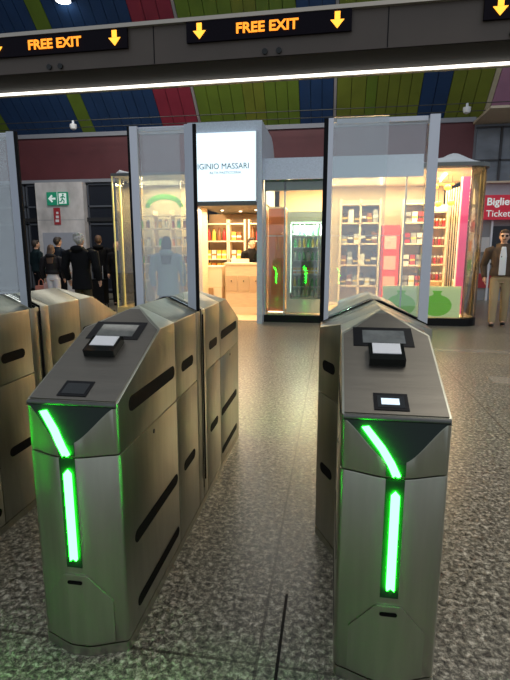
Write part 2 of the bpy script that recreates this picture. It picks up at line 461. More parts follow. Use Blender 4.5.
def solid(plan, z0, z1, m=1, fascia=False):
    """convex plan extruded between z0,z1 then trimmed by the roof planes, nose planes; m=-1 mirrors it front to back"""
    bm = bmesh.new(); aprism(bm, [(x, y, z0) for x, y in plan], (0, 0, z1 - z0))
    if z1 > 1.0:
        for s in (1, -1): cut(bm, (s * .02, 0, 1.155), (s * RP.x, 0, RP.z))
        cut(bm, (0, YF, .91), (0, -.43, 1))
    if fascia: cut(bm, (0, YF, .905), Vector((0, -.115, .045)))
    if m < 0: bmesh.ops.scale(bm, vec=(1, -1, 1), verts=bm.verts)
    bmesh.ops.recalc_face_normals(bm, faces=bm.faces)
    return bm


def surf_patch(name, m_, xs, zlo, zhi, surf, off, parent, m=1, th=.003):
    """thin plate following surf(x,z), between zlo(x) and zhi(x)"""
    bm = bmesh.new(); F, B = [], []
    K = 8
    for x in xs:
        a, b = zlo(x), zhi(x); F.append([]); B.append([])
        for k in range(K + 1):
            z = a + (b - a) * k / K; y = surf(x, z)
            F[-1].append(bm.verts.new((x, y - off, z))); B[-1].append(bm.verts.new((x, y - off + th, z)))
    n = len(xs)
    for i in range(n - 1):
        for k in range(K):
            bm.faces.new((F[i][k], F[i + 1][k], F[i + 1][k + 1], F[i][k + 1]))
            bm.faces.new((B[i][k + 1], B[i + 1][k + 1], B[i + 1][k], B[i][k]))
        bm.faces.new((F[i][0], B[i][0], B[i + 1][0], F[i + 1][0])); bm.faces.new((F[i][K], F[i + 1][K], B[i + 1][K], B[i][K]))
    for k in range(K):
        bm.faces.new((F[0][k + 1], B[0][k + 1], B[0][k], F[0][k])); bm.faces.new((F[-1][k], B[-1][k], B[-1][k + 1], F[-1][k + 1]))
    if m < 0: bmesh.ops.scale(bm, vec=(1, -1, 1), verts=bm.verts)
    return fin(bm, name, m_, parent)


def capsule(c0, c1, z, h, n=6):
    """outline in (y,z) of a horizontal slot"""
    r = h / 2; pts = []
    for i in range(n + 1): a = R(90 - 180 * i / n); pts.append((c1 - r + r * math.cos(a), z + r * math.sin(a)))
    for i in range(n + 1): a = R(270 - 180 * i / n); pts.append((c0 + r + r * math.cos(a), z + r * math.sin(a)))
    return pts


def slope_z(y): return .91 + .43 * (y - YF)


SA = math.atan(.43); SN = Vector((0, -math.sin(SA), math.cos(SA)))


def slope_box(bm, x0, x1, y0, y1, o0, o1):
    """box lying on the nose slope; y0,y1 = horizontal distance from lip, o0,o1 height over the plate"""
    v = []
    for o in (o0, o1):
        for x, y in ((x0, y0), (x1, y0), (x1, y1), (x0, y1)):
            p = Vector((x, YF + y, .91 + .43 * y)) + SN * o; v.append(bm.verts.new(p))
    for f in ((3, 2, 1, 0), (4, 5, 6, 7), (0, 1, 5, 4), (1, 2, 6, 5), (2, 3, 7, 6), (3, 0, 4, 7)): bm.faces.new([v[i] for i in f])


def gate(label, cx, wide):
    g = thing('ticket_gate', label, 'ticket gate', (cx, 2.45, 0), 'fare gates in a row')
    SY = YF + .05
    noseplan = [(x, nose_y(x)) for x in NX]
    if wide:
        segs = [('nose', noseplan + [(HW, -.392), (-HW, -.392)]),
                ('flare', [(-HW, -.388), (HW, -.388), (.25, -.2), (.25, -.18), (-.25, -.18), (-.25, -.2)]),
                ('mid', [(-.25, -.176), (.25, -.176), (.25, -.004), (-.25, -.004)])]
    else:
        segs = [('nose', noseplan + [(HW, -.432), (-HW, -.432)]),
                ('mid', [(-HW, -.428), (HW, -.428), (HW, -.092), (-HW, -.092)]),
                ('post', [(-HW, -.088), (HW, -.088), (HW, -.004), (-HW, -.004)])]
    W = .25 if wide else HW
    for m in (1, -1):
        for nm, plan in segs:
            full = nm == 'post'
            b = solid(plan, .04, .738 if not full else 1.2, m, False)
            fin(b, {'nose': 'lower_nose', 'post': 'door_post'}.get(nm, 'lower_cabinet'), M_ST, g, smooth=True, bevel=.004)
            if not full:
                b = solid(plan, .742, 1.2, m, nm == 'nose')
                fin(b, {'nose': 'upper_nose'}.get(nm, 'upper_cabinet'), M_STTOP if nm == 'nose' and False else M_ST, g, smooth=True, bevel=.005, seg=3)
        # brushed top plate on the slope
        bm = bmesh.new()
        y1 = (1.152 - .91) / .43
        ye = (1.092 - .91) / .43
        top = [(-.152, .012), (.152, .012), (.152, ye - .012), (.10, ye + .04), (.022, y1 - .006), (-.022, y1 - .006), (-.10, ye + .04), (-.152, ye - .012)]
        pts = [Vector((x, YF + y, .91 + .43 * y)) + SN * .0005 for x, y in top]
        aprism(bm, pts, SN * .003)
        if m < 0: bmesh.ops.scale(bm, vec=(1, -1, 1), verts=bm.verts)
        tp = fin(bm, 'top_plate', M_STTOP, g, bevel=.0012)
        # fascia: dark tilted V with light bars
        fs = lambda x, z: max(YF - .045 * (.905 - z) / .115, YF - .045)
        xs = sorted([-.157 + .314 * i / 48 for i in range(49)] + [-.0286, -.0284, .0284, .0286])
        zb = lambda x: .746 if abs(x) < .0285 else min(.898, .905 - .115 * bulge(x) / .045 + .002)
        fp = surf_patch('fascia_panel', M_BGL, xs, zb, lambda x: .9, fs, .002, g, m)
        fp.data.materials[0] = M_FASC
        lip = bmesh.new(); atube(lip, [(-.155, YF + .006, .905), (.155, YF + .006, .905)], .0095, 12)
        if m < 0: bmesh.ops.scale(lip, vec=(1, -1, 1), verts=lip.verts)
        fin(lip, 'lip_trim', M_STD, g, smooth=True)
        # upper light bar (bent)
        P = [(-.118, .882), (-.098, .886), (-.05, .832), (-.022, .79), (-.004, .752), (-.012, .747), (-.02, .752), (-.027, .747), (-.044, .785), (-.068, .822)]
        P = [(x + .018, z) for x, z in P]
        bm = bmesh.new(); aprism(bm, [(x, fs(x, z) - .011, z) for x, z in P], (0, .010, 0))
        if m < 0: bmesh.ops.scale(bm, vec=(1, -1, 1), verts=bm.verts)
        fin(bm, 'indicator_light', M_LED, g)
        yc = YF - .045
        sb = bmesh.new(); abox(sb, -.0275, .0275, yc - .002, yc + .002, .345, .737)
        if m < 0: bmesh.ops.scale(sb, vec=(1, -1, 1), verts=sb.verts)
        fin(sb, 'light_column', M_FASC, g)
        P = [(-.0105, .375), (0, .383), (.0105, .375), (.0125, .38), (.0125, .687), (0, .701), (-.0125, .687), (-.0125, .38)]
        bm = bmesh.new(); aprism(bm, [(x + .002, yc - .011, z) for x, z in P], (0, .010, 0))
        if m < 0: bmesh.ops.scale(bm, vec=(1, -1, 1), verts=bm.verts)
        fin(bm, 'indicator_light', M_LED, g)
        # service door at the foot
        xs2 = [-.118, -.112, -.1, -.085, -.07, -.055, -.045, -.036, -.0275, -.01, .01, .0275, .036, .045, .055, .07, .085, .1, .112, .118]

        def zt(x):
            a = abs(x)
            if a < .04: return .318
            if a > .1: return .235 - (a - .1) * 1.4
            return .318 - .083 * ((a - .04) / .06)
        sd = surf_patch('service_door', M_ST, xs2, lambda x: .052, zt, lambda x, z: YF - bulge(x), .007, g, m, .006)
        bm = bmesh.new(); aprism(bm, [(p[0], yc - .009, p[1]) for p in capsule(-.027, .027, .292, .013)], (0, .003, 0))
        if m < 0: bmesh.ops.scale(bm, vec=(1, -1, 1), verts=bm.verts)
        fin(bm, 'finger_slot', M_SLOT, g)
        # side slots
        for s in (-1, 1):
            sl = []
            for z, hh in ((.88, .055), (.38, .05), (.12, .045)):
                if not wide or z < 2:
                    sl.append((YF + .09, -.45 if not wide else -.5, z, hh, HW))
            if not wide:
                for z, hh in ((.87, .05), (.38, .05)): sl.append((-.35, -.16, z, hh, HW))
            for y0, y1_, z, hh, hw in sl:
                bm = bmesh.new(); aprism(bm, [(s * (hw - .002), y, zz) for y, zz in capsule(y0, y1_, z, hh)], (s * .0032, 0, 0))
                if m < 0: bmesh.ops.scale(bm, vec=(1, -1, 1), verts=bm.verts)
                fin(bm, 'vent_slot', M_SLOT, g)
            if wide:  # slots on the flared faces
                a = Vector((s * HW, -.388, 0)); b = Vector((s * .25, -.2, 0)); d = (b - a); L = d.length; d.normalize(); nrm = Vector((d.y * s, -d.x * s, 0)) * (1 if True else -1)
                for z in (.88, .38):
                    bm = bmesh.new(); pts = []
                    for y, zz in capsule(.04, L - .04, z, .05):
                        pts.append(a + d * y + Vector((0, 0, zz)) - nrm * .002)
                    aprism(bm, pts, nrm * .0032)
                    if m < 0: bmesh.ops.scale(bm, vec=(1, -1, 1), verts=bm.verts)
                    fin(bm, 'vent_slot', M_SLOT, g)
            bm = bmesh.new(); alathe(bm, [(.009, 0), (.009, .003), (.006, .004)], (0, 0, 0), 12)
            bmesh.ops.transform(bm, matrix=Matrix.Translation((s * (HW - .0005), YF + .31, .705)) @ Matrix.Rotation(R(90) * s, 4, 'Y'), verts=bm.verts)
            if m < 0: bmesh.ops.scale(bm, vec=(1, -1, 1), verts=bm.verts)
            fin(bm, 'lock', M_STD, g)
        # ridge inlay
        rd = bmesh.new(); abox(rd, -.012, .012, -.45, -.03, 1.154, 1.158)
        if m < 0: bmesh.ops.scale(rd, vec=(1, -1, 1), verts=rd.verts)
        fin(rd, 'ridge_strip', M_ALU, g)
    # screens, readers on the entry side
    bm = bmesh.new(); slope_box(bm, -.117, .097, .34, .455, .003, .0055); sc = fin(bm, 'display_bezel', M_BLACK, g, bevel=.001)
    bm = bmesh.new(); slope_box(bm, -.083, .068, .358, .435, .005, .0065); fin(bm, 'display_screen', M_SCREEN, sc)
    bm = bmesh.new(); slope_box(bm, -.068, .052, .232, .322, .003, .032); rdr = fin(bm, 'card_reader', M_BGL, g, bevel=.008, seg=3)
    bm = bmesh.new(); slope_box(bm, -.055, .040, .262, .318, .030, .0345); fin(bm, 'reader_pad', M_WHITE, rdr, bevel=.002)
    bm = bmesh.new(); slope_box(bm, -.063, .041, .026, .098, .003, .006); qr = fin(bm, 'scanner_window', M_BLACK, g, bevel=.001)
    bm = bmesh.new(); slope_box(bm, -.052, .030, .036, .086, .005, .0068); fin(bm, 'scanner_glass', M_BGL, qr)
    # base plinth and black channel
    plan = noseplan + ([(HW, -.39), (.25, -.2), (.25, .2), (HW, .39)] if wide else []) + [(x, -nose_y(x)) for x in NX[::-1]] + ([(-HW, .39), (-.25, .2), (-.25, -.2), (-HW, -.39)] if wide else [])
    bm = bmesh.new(); aprism(bm, [(x, y, 0) for x, y in plan], (0, 0, .037)); fin(bm, 'base_plinth', M_ST, g)
    bm = bmesh.new(); aprism(bm, [(-W - .001, -.004, .1), (W + .001, -.004, .1), (W + .001, -.004, 1.163 - .46 * (W - .02)), (.02, -.004, 1.163), (-.02, -.004, 1.163), (-W - .001, -.004, 1.163 - .46 * (W - .02))], (0, .008, 0))
    fin(bm, 'door_channel', M_RUB, g)
    # arched rubber seal round the roof
    bm = bmesh.new()
    z1, z2 = 1.165, 1.165 - .46 * (W - .02)
    for (xa, za), (xb, zb_) in (((-W, z2), (-.02, z1)), ((-.02, z1), (.02, z1)), ((.02, z1), (W, z2))): atube(bm, [(xa, -.045, za - .004), (xb, -.045, zb_ - .004)], .008, 8)
    fin(bm, 'roof_seal', M_RUB, g)
    return g


def barrier(label, cx, wide):
    """tall glass leaf standing in the slot of a gate"""
    W = .25 if wide else .17
    g = thing('glass_barrier', label, 'barrier', (cx, 2.45, 1.05), 'glass barriers on the gates')
    zr = lambda x: .11 - .46 * max(0, abs(x) - .02)
    if wide:
        pl = [(-.006 - W, -W + .014, M_RUB), (-W + .014, -W + .036, M_ALU), (W - .046, W - .003, M_ALU)]
        panes = [(-W + .036, .03, -.085, .94), (-W + .03, W - .045, -.055, .925)]
    else:
        pl = [(-W, -W + .012, M_RUB), (-W + .012, -W + .050, M_ALU), (W - .055, W - .014, mat('frame_pale', (.5, .54, .6), .4, .3)), (W - .014, W + .002, M_RUB)]
        panes = [(-W + .050, W - .055, -.085, .925), (-W + .050, W - .09, -.06, .935)]
    for a, b, m_ in pl:
        bm = bmesh.new(); zl = zr(max(abs(a), abs(b))) + .004
        aprism(bm, [(a, -.095, zr(a) + .004), (b, -.095, zr(b) + .004), (b, -.095, .935), (a, -.095, .935)], (0, .022 if m_ is not M_RUB else .012, 0))
        fin(bm, 'seal' if m_ is M_RUB else 'frame_post', m_, g, bevel=.003)
    if not wide:
        box('edge_seal', M_RUB, W - .009, W - .003, -.012, -.002, -.9, .02, g)
    else:
        box('edge_seal', M_RUB, -W - .005, -W - .001, -.03, .0, -.9, .935, g)
    for a, b, y, zt_ in panes:
        xs = sorted(set([a, b] + ([-.02, .02] if a < -.02 < b else [])))
        pts = [(x, y, zr(x) + .006) for x in xs] + [(b, y, zt_), (a, y, zt_)]
        bm = bmesh.new(); aprism(bm, pts, (0, .008, 0)); fin(bm, 'glass_pane', M_PGL, g)
    box('top_rail', M_ALU, -W + .05, W - .05, -.072, -.064, .915, .935, g)
    return g


g1 = gate('steel fare gate left of centre, its golden side facing the middle lane', -.832, False)
g1.location.y = 2.435
g0 = dup(g1, (-1.755, 2.45, 0), 'steel fare gate cut off by the left edge, only its side and far end show')
g2 = gate('steel fare gate at right with the wide flared body and lit green scanner', .2, True)
# small lit readout on the right gate's scanner
b1 = barrier('tall narrow glass barrier standing on the left centre gate', -.829, False)
b0 = dup(b1, (-1.755, 2.45, 1.05), 'tall narrow glass barrier cut by the left edge of the photo')
b2 = barrier('tall wide glass barrier standing on the right gate, widest of the three', .2, True)
bm = bmesh.new(); slope_box(bm, -.040, .014, .048, .074, .0066, .0078)
fin(bm, 'scanner_readout', mat('readout', (.5, .6, .7), .4, emit=(.6, .75, .85), es=.8), g2)

# ================================================================ KIOSK PAVILION
def ordinal(i): return ['first', 'second', 'third', 'fourth', 'fifth', 'sixth', 'seventh', 'eighth', 'ninth', 'tenth', 'eleventh', 'twelfth'][i]


k = thing('shop_pavilion', 'glass shop pavilion with black plinth, silver canopy and rounded right end', 'kiosk', (0, 9.45, 0))
FY, BY = 0.0, 2.6
XR = 2.72


def endplan(x0, x1, y0, y1, r, n=8):
    pts = [(x0, y0)]
    for i in range(n + 1): a = R(-90 + 90 * i / n); pts.append((x1 - r + r * math.cos(a), y0 + r + r * math.sin(a)))
    for i in range(n + 1): a = R(90 * i / n); pts.append((x1 - r + r * math.cos(a), y1 - r + r * math.sin(a)))
    pts.append((x0, y1)); return pts


prism('plinth', M_BLACK, [(x, y, 0) for x, y in endplan(-1.34, XR, 0, BY, .32)], (0, 0, .14), k)
prism('inner_floor', M_CREAM, [(x, y, .14) for x, y in endplan(-1.3, XR - .06, .06, BY, .3)], (0, 0, .02), k)
prism('roof_edge', mat('roof_edge', (.10, .11, .11), .4), [(x, y, 2.86) for x, y in endplan(-1.34, XR + .03, -.03, BY, .34)], (0, 0, .07), k)
prism('canopy', M_SILV, [(-1.36, -.16, 2.68), (-1.36, -.04, 3.08), (-1.36, .5, 3.14), (-1.36, 1.2, 3.12), (-1.36, 1.2, 2.94), (-1.36, 0, 2.94 - .24)], (2.9, 0, 0), k)
prism('ceiling_panel', mat('shop_ceiling', (.62, .5, .34), .6), [(x, y, 2.84) for x, y in endplan(-1.3, XR - .06, .06, BY, .3)], (0, 0, .015), k)
box('rear_panel', mat('shop_wall', (.62, .50, .34), .6), -1.3, 2.45, 2.5, 2.58, .16, 2.84, k)
# front glass and curved end
box('front_glass', M_SGL, -1.3, XR - .34, -.002, .008, .14, 2.86, k)
bm = bmesh.new(); pe = endplan(0, XR, 0, BY, .34)
arc = [p for p in pe if p[0] > XR - .345]
for (xa, ya), (xb, yb) in zip(arc, arc[1:]):
    if abs(xa - xb) + abs(ya - yb) < 1e-5: continue
    bm.faces.new([bm.verts.new(p) for p in ((xa, ya, .14), (xb, yb, .14), (xb, yb, 2.86), (xa, ya, 2.86))])
bmesh.ops.remove_doubles(bm, verts=bm.verts, dist=1e-4)
o = fin(bm, 'end_glass', M_SGL, k, smooth=True); md = o.modifiers.new('s', 'SOLIDIFY'); md.thickness = .01
for x in (-1.3, -.925, -.13, 1.28): box('mullion', M_ALU, x - .015, x + .015, .01, .04, .14, 2.86, k)
box('transom', M_ALU, -1.3, 1.3, .012, .03, 1.66, 1.675, k)
box('front_band', mat('teal_band', (.18, .24, .22), .3), -1.3, -.15, .01, .05, 2.50, 2.70, k)
for x in (2.42, 2.66): tube('end_rib', M_GOLD, [(x, .03 if x < 2.5 else .22, .14), (x, .03 if x < 2.5 else .22, 2.86)], .008, k)
tube('end_rib', M_GOLD, [(2.70, .6, .14), (2.70, .6, 2.86)], .01, k)
for x, yy in ((-.95, .9), (.9, 1.3), (2.05, 1.0)):
    tb = tube('light_tube', M_TUBE, [(x, yy - .5, 2.80), (x + .1, yy + .5, 2.80)], .02, k)
lp = box('lower_panel', mat('mint_panel', (.66, .74, .42), .4, emit=(.7, .8, .4), es=.25), .95, 2.36, .02, .04, .16, .74, k)
bm = bmesh.new()
for cx in (1.29, 1.94):
    pts = []
    for i in range(28):
        a = R(90 - 18 + 0) - R(324) * i / 27; pts.append((cx + .27 * math.cos(a), .012, .38 + .2 * math.sin(a)))
    pts = pts[::-1] if False else pts
    P = pts + [(cx - .06, .012, .60), (cx - .09, .012, .655), (cx + .09, .012, .655), (cx + .06, .012, .60)]
    aprism(bm, P, (0, .006, 0))
fin(bm, 'jar_graphic', mat('graphic_green', (.16, .50, .02), .4, emit=(.16, .5, .02), es=.3), lp)

# white tarpaulin on the roof
bm = bmesh.new(); NXg, NYg = 26, 10
V = []
for i in range(NXg + 1):
    for j in range(NYg + 1):
        u, v = i / NXg, j / NYg
        env = math.sin(math.pi * v) ** .6 * (min(1, 1.6 * u + .45) if u < .85 else max(0, (1 - u) / .15) ** .6)
        h = (.09 + .12 * math.exp(-((u - .62) / .22) ** 2)) * env + .015 * math.sin(19 * u + 5 * v) * env
        V.append(bm.verts.new((1.40 + 1.2 * u, 9.5 + 1.0 * v + .03 * math.sin(9 * u), 2.94 + h)))
for i in range(NXg):
    for j in range(NYg): a = i * (NYg + 1) + j; bm.faces.new((V[a], V[a + NYg + 1], V[a + NYg + 2], V[a + 1]))
o = fin(bm, 'tarpaulin', mat('white_sheet', (.62, .66, .70), .6), None, smooth=True)
md = o.modifiers.new('s', 'SOLIDIFY'); md.thickness = .01
tag(o, 'crumpled white sheet lying on the pavilion roof at its right end', 'sheet')

# orange cabinet panel and fridge
t = thing('tall_cabinet', 'tall glossy reddish-orange cabinet behind the shop glass beside the fridge', 'cabinet', (-1.11, 9.75, .16))
box('cabinet_body', M_ORWOOD, -.165, .17, 0, .5, 0, 2.04, t, bevel=.004)
box('top_cap', M_CREAMP, -.17, .17, -.01, .5, 2.04, 2.07, t)
box('base_glow', M_TUBE, -.16, .17, -.02, -.012, .0, .02, t)
box('door_edge', M_STD, .10, .106, -.004, 0, .02, 2.03, t)
fr = thing('display_fridge', 'pale grey glass-door drinks fridge with stocked lit shelves', 'fridge', (-.535, 9.75, .16))
M_FRB = mat('fridge_grey', (.62, .72, .68), .35)
bm = bmesh.new()
abox(bm, -.37, -.30, 0, .6, 0, 1.98); abox(bm, .30, .37, 0, .6, 0, 1.98); abox(bm, -.30, .30, .52, .6, 0, 1.98); abox(bm, -.30, .30, 0, .52, 0, .28); abox(bm, -.30, .30, 0, .52, 1.78, 1.98)
fin(bm, 'fridge_body', M_FRB, fr)
box('back_liner', mat('liner', (.7, .8, .72), .5), -.295, .295, .50, .518, .285, 1.775, fr)
l_ = area('fridge_light', (-.535, 9.95, 1.90), (.5, .2), 22, (.9, 1, .85))
bm = bmesh.new()
for a in ((-.27, -.24, .31, 1.75), (.24, .27, .31, 1.75), (-.24, .24, .31, .34), (-.24, .24, 1.72, 1.75)): abox(bm, a[0], a[1], -.03, -.005, a[2], a[3])
df = fin(bm, 'door_frame', mat('door_grey', (.22, .26, .25), .4), fr)
box('door_glass', M_SGL, -.24, .24, -.02, -.014, .34, 1.72, df)
box('door_handle', M_ALU, .245, .262, -.06, -.03, .8, 1.25, df)
for z in (.50, .76, 1.02, 1.28, 1.52): box('shelf', M_ALU, -.29, .29, .06, .5, z, z + .015, fr)
box('light_bar', mat('fridge_glow', (1, 1, 1), .4, emit=(.8, 1, .85), es=1.5), -.26, .26, .03, .06, 1.745, 1.765, fr)
box('side_light', mat('fridge_glow2', (1, 1, 1), .4, emit=(.8, 1, .85), es=1.2), -.295, -.28, .02, .04, .4, 1.7, fr)


# ---- products
def bottle(name, label, x, y, z, h, r, colm, capm, group):
    t = thing(name, label, name.replace('_', ' '), (x, y, z), group)
    lathe('bottle_body', colm, [(r * .92, 0), (r, h * .04), (r, h * .62), (r * .45, h * .78), (r * .4, h * .88)], (0, 0, 0), t, 10)
    lathe('cap', capm, [(r * .48, h * .88), (r * .48, h), (r * .4, h * 1.01)], (0, 0, 0), t, 10)
    return t


def jar(label, x, y, z, h, r, colm, capm, group):
    t = thing('jar', label, 'jar', (x, y, z), group)
    lathe('jar_body', colm, [(r * .85, 0), (r, h * .08), (r, h * .72), (r * .75, h * .82)], (0, 0, 0), t, 12)
    lathe('lid', capm, [(r * .82, h * .80), (r * .82, h), (r * .7, h * 1.02)], (0, 0, 0), t, 12)
    return t


def carton(name, label, x, y, z, wx, wy, h, colm, bandm, group):
    t = thing(name, label, name.replace('_', ' '), (x, y, z), group)
    box('carton', colm, -wx / 2, wx / 2, -wy / 2, wy / 2, 0, h, t, bevel=.004)
    box('ribbon', bandm, -wx / 2 - .002, wx / 2 + .002, -wy / 2 - .002, wy / 2 + .002, h * .38, h * .58, t)
    return t


P = lambda n, c, r=.35, **kk: mat('prod_' + n, c, r, **kk)
PR, PG, PD, PY, PW, PB, PGR, PO = P('red', (.42, .03, .03)), P('green', (.10, .50, .16)), P('dark', (.06, .03, .02)), P('yellow', (.75, .52, .08)), P('white', (.8, .78, .7)), P('brown', (.25, .10, .04)), P('grey', (.3, .3, .3)), P('orange', (.75, .25, .04))
cname = {id(PR): 'red', id(PG): 'green', id(PD): 'dark', id(PY): 'yellow', id(PW): 'white', id(PB): 'brown', id(PGR): 'grey', id(PO): 'orange'}
rown = ['bottom', 'second lowest', 'third lowest', 'fourth lowest', 'fifth lowest', 'sixth lowest']
for si, (z, cm) in enumerate(((0, PW), (0, PG), (0, PY), (0, PG), (0, PY), (0, PG))):
    z = (.44, .675, .935, 1.195, 1.455, 1.695)[si]
    for j in range(6):
        c = cm if j % 3 else (PW, PY, PO, PW, PG, PW)[si]
        nm = cname[id(c)]
        if si == 2: carton('food_box', '%s food box, %s from left on the %s fridge shelf' % (nm, ordinal(j), rown[si]), -.535 - .22 + .088 * j, 9.95, z, .07, .1, .12, c, PW, 'food boxes in the fridge')
        else: bottle('bottle', '%s bottle, %s from left on the %s fridge shelf' % (nm, ordinal(j), rown[si]), -.535 - .22 + .088 * j, 9.95, z, .19, .03, c, PW if c is not PW else PG, 'bottles in the fridge')


def rack(label, x0, x1, y0, y1, zs, top, m_, backm=None, bays=1):
    t = thing('display_shelf', label, 'shelf unit', ((x0 + x1) / 2, (y0 + y1) / 2, .16)); w2 = (x1 - x0) / 2; d = (y1 - y0) / 2
    for b_ in range(bays + 1):
        xx = -w2 + b_ * 2 * w2 / bays
        box('upright', m_, xx - .02, xx + .02, -d, d, 0, top - .16, t)
    for z in zs: box('shelf', m_, -w2, w2, -d, d, z - .19, z - .16, t)
    if backm: box('back_panel', backm, -w2, w2, d, d + .02, 0, top - .16, t)
    return t


rack('light wooden shelf unit with dark stock seen through the wide glass barrier', 0.15, 1.0, 11.2, 11.55, (.62, 1.08, 1.55, 2.0, 2.4), 2.5, M_CREAM, P('backb', (.42, .33, .22)), 2)
rack('white shelf unit with grey packs between the red cabinet and the jar shelves', 1.5, 1.98, 11.2, 11.55, (.62, 1.08, 1.55, 2.0, 2.4), 2.5, M_CREAMP, P('backb', (.42, .33, .22)), 1)
rack('bright wooden shelf unit holding rows of dark red jars behind the right glass', 2.0 + .02, 2.62 - .28, 10.9, 11.2, (.76, 1.11, 1.50, 1.88, 2.2), 2.35, M_CREAM, M_CREAMP, 1)
nn = 0
for si, z in enumerate((.62, 1.08, 1.55, 2.0)):
    for j in range(6):
        x = .24 + .133 * j
        c = (PD, PB, PGR, PD, PW, PD)[(si + j) % 6]
        carton('gift_box', '%s gift box, %s from left, %s shelf of the wide wooden unit' % (cname[id(c)], ordinal(j), rown[si]), x, 11.32, z + .0, .105, .1, (.16, .24, .2, .28)[(si * 2 + j) % 4], c, (PY, PW)[j % 2], 'gift boxes behind the right barrier')
    for j in range(3):
        x = 1.6 + .135 * j; c = (PGR, PW, PR)[(si + j) % 3]
        carton('gift_box', '%s gift box, %s from left, %s shelf beside the red cabinet' % (cname[id(c)], ordinal(j), rown[si]), x, 11.32, z, .11, .1, .22, c, (PD, PY)[j % 2], 'gift boxes beside the red cabinet')
for si, z in enumerate((.76, 1.11, 1.50, 1.88)):
    for j in range(4):
        jar('dark jar with pale lid, %s from left, %s shelf behind right glass' % (ordinal(j), rown[si]), 2.075 + .07 * j, 10.98, z, .17, .032, (PR, PB)[(si + j) % 2], PW, 'jars on the bright shelves')
t = thing('red_cabinet', 'tall red cabinet seen through the wide glass barrier', 'cabinet', (1.25, 11.3, .16))
box('cabinet_body', mat('cab_red', (.62, .05, .05), .35), -.2, .2, 0, .35, 0, 1.78, t)
for z in (.5, .95, 1.4): box('recess_panel', P('cabr2', (.75, .35, .30)), -.13, .13, -.012, 0, z - .14, z + .16, t)
# wood slats behind jar shelves
sl = thing('slatted_screen', 'row of pale upright wooden slats behind the jar shelves', 'screen', (2.36, 11.3, .16))
for i in range(9): box('slat', M_CREAMP, -.0 + i * .042, .022 + i * .042, -.03 * i, -.03 * i + .03, 0, 2.5 + .01 * i, sl)
# pink column
t = thing('pink_column', 'tall glossy pink illuminated column at the right end of the pavilion', 'column', (2.47, 10.0, .16))
box('column_body', mat('pink_glow', (.42, .035, .15), .3, emit=(.9, .10, .30), es=.28), -.09, .045, 0, .12, 0, 2.6, t)
box('side_strip', mat('purple_glow', (.28, .05, .25), .3, emit=(.5, .10, .45), es=.2), .045, .095, .01, .11, 0, 2.6, t)
box('edge_light', mat('pink_edge', (1, .6, .6), .3, emit=(1, .3, .3), es=.3), -.105, -.09, .02, .1, 0, 2.6, t)
# picture frames in the rounded end
for i, z in enumerate((.85, 1.3, 1.75, 2.15)):
    t = thing('framed_display', 'pale framed product display in the rounded glass end, %s from bottom' % ordinal(i), 'frame', (2.66, 10.9, z), 'frames in the rounded end')
    bm = bmesh.new()
    for a in ((-.1, -.08, 0, .38), (.0, .02, 0, .38), (-.1, .02, 0, .02), (-.1, .02, .36, .38)): abox(bm, a[0], a[1], 0, .03, a[2], a[3])
    fin(bm, 'frame_rim', M_WHITE, t)
    box('product_card', (PG, PO, PR, PY)[i], -.07, -.01, .01, .02, .06, .3, t)
fs_ = thing('low_display_cabinet', 'low white display cabinet in the rounded glass end', 'cabinet', (2.60, 10.6, .16))
box('cabinet_body', M_CREAMP, -.06, .06, 0, .4, 0, .6, fs_); box('worktop', M_WHITE, -.07, .07, -.01, .41, .6, .63, fs_)
# pendant lamps
M_ORL = mat('amber_lamp', (1, .45, .05), .4, emit=(1, .36, .03), es=1.3)
for i, (x, z, lab) in enumerate(((2.01, 2.29, 'left lower'), (2.25, 2.31, 'right lower'), (2.17, 2.60, 'right upper'), (1.93, 2.62, 'left upper'))):
    t = thing('pendant_lamp', 'round amber pendant lamp, %s of the four near the pink column' % lab, 'lamp', (x, 10.3, z), 'amber pendant lamps')
    bm = bmesh.new(); bmesh.ops.create_uvsphere(bm, u_segments=16, v_segments=10, radius=.07); bmesh.ops.scale(bm, vec=(1, 1, .8), verts=bm.verts)
    fin(bm, 'lamp_shade', M_ORL, t, smooth=True)
    tube('cord', M_BLACK, [(0, 0, .05), (0, 0, 2.83 - z)], .004, t, 6)
tag(box('hanging_rail', mat('rail_orange', (.8, .35, .05), .4), 1.9, 2.32, 10.44, 10.47, 2.66, 2.70), 'orange rail hanging above the amber lamps', 'rail')
# ---------------- portal shop
p = thing('shop_portal', 'silver clad shop portal with curved roof edge framing the white lit sign', 'shop front', (-2.02, 9.2, 0))
rd = [(0, 0)]
prof = [(0, 2.30), (0, 3.70)] + [(1.3 + .75 * math.sin(R(a)), 2.95 + .75 * math.cos(R(a))) for a in range(0, 91, 10)] + [(2.05, 2.30)]
prism('header_block', M_SILV, [(-.70, y, z) for y, z in prof], (.02, 0, 0), p, smooth=False)
prism('header_side', M_SILV, [(.60, y, z) for y, z in prof], (.09, 0, 0), p, smooth=False)
bm = bmesh.new()
for a, b in zip(prof[1:-1], prof[2:-1]):
    aprism(bm, [(-.68, a[0], a[1]), (-.68, b[0], b[1]), (-.68, b[0] - .03, b[1] - .04), (-.68, a[0] - .0, a[1] - .04)], (1.28, 0, 0))
fin(bm, 'roof_skin', M_SILV, p)
box('header_top', M_SILV, -.68, .60, -.005, .04, 3.50, 3.70, p)
box('right_post', M_SILV, .60, .70, -.01, .35, 0, 2.30, p)
box('left_post', M_SILV, -.72, -.56, -.01, .35, 0, 2.30, p)
box('lintel', M_STD, -.56, .60, 0, .1, 2.22, 2.29, p)
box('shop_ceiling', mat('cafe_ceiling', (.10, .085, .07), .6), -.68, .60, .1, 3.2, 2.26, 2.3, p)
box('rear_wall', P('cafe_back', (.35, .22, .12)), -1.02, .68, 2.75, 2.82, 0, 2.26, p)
box('side_wall', M_CREAM, -.72, -.66, .35, 1.2, 0, 2.26, p)
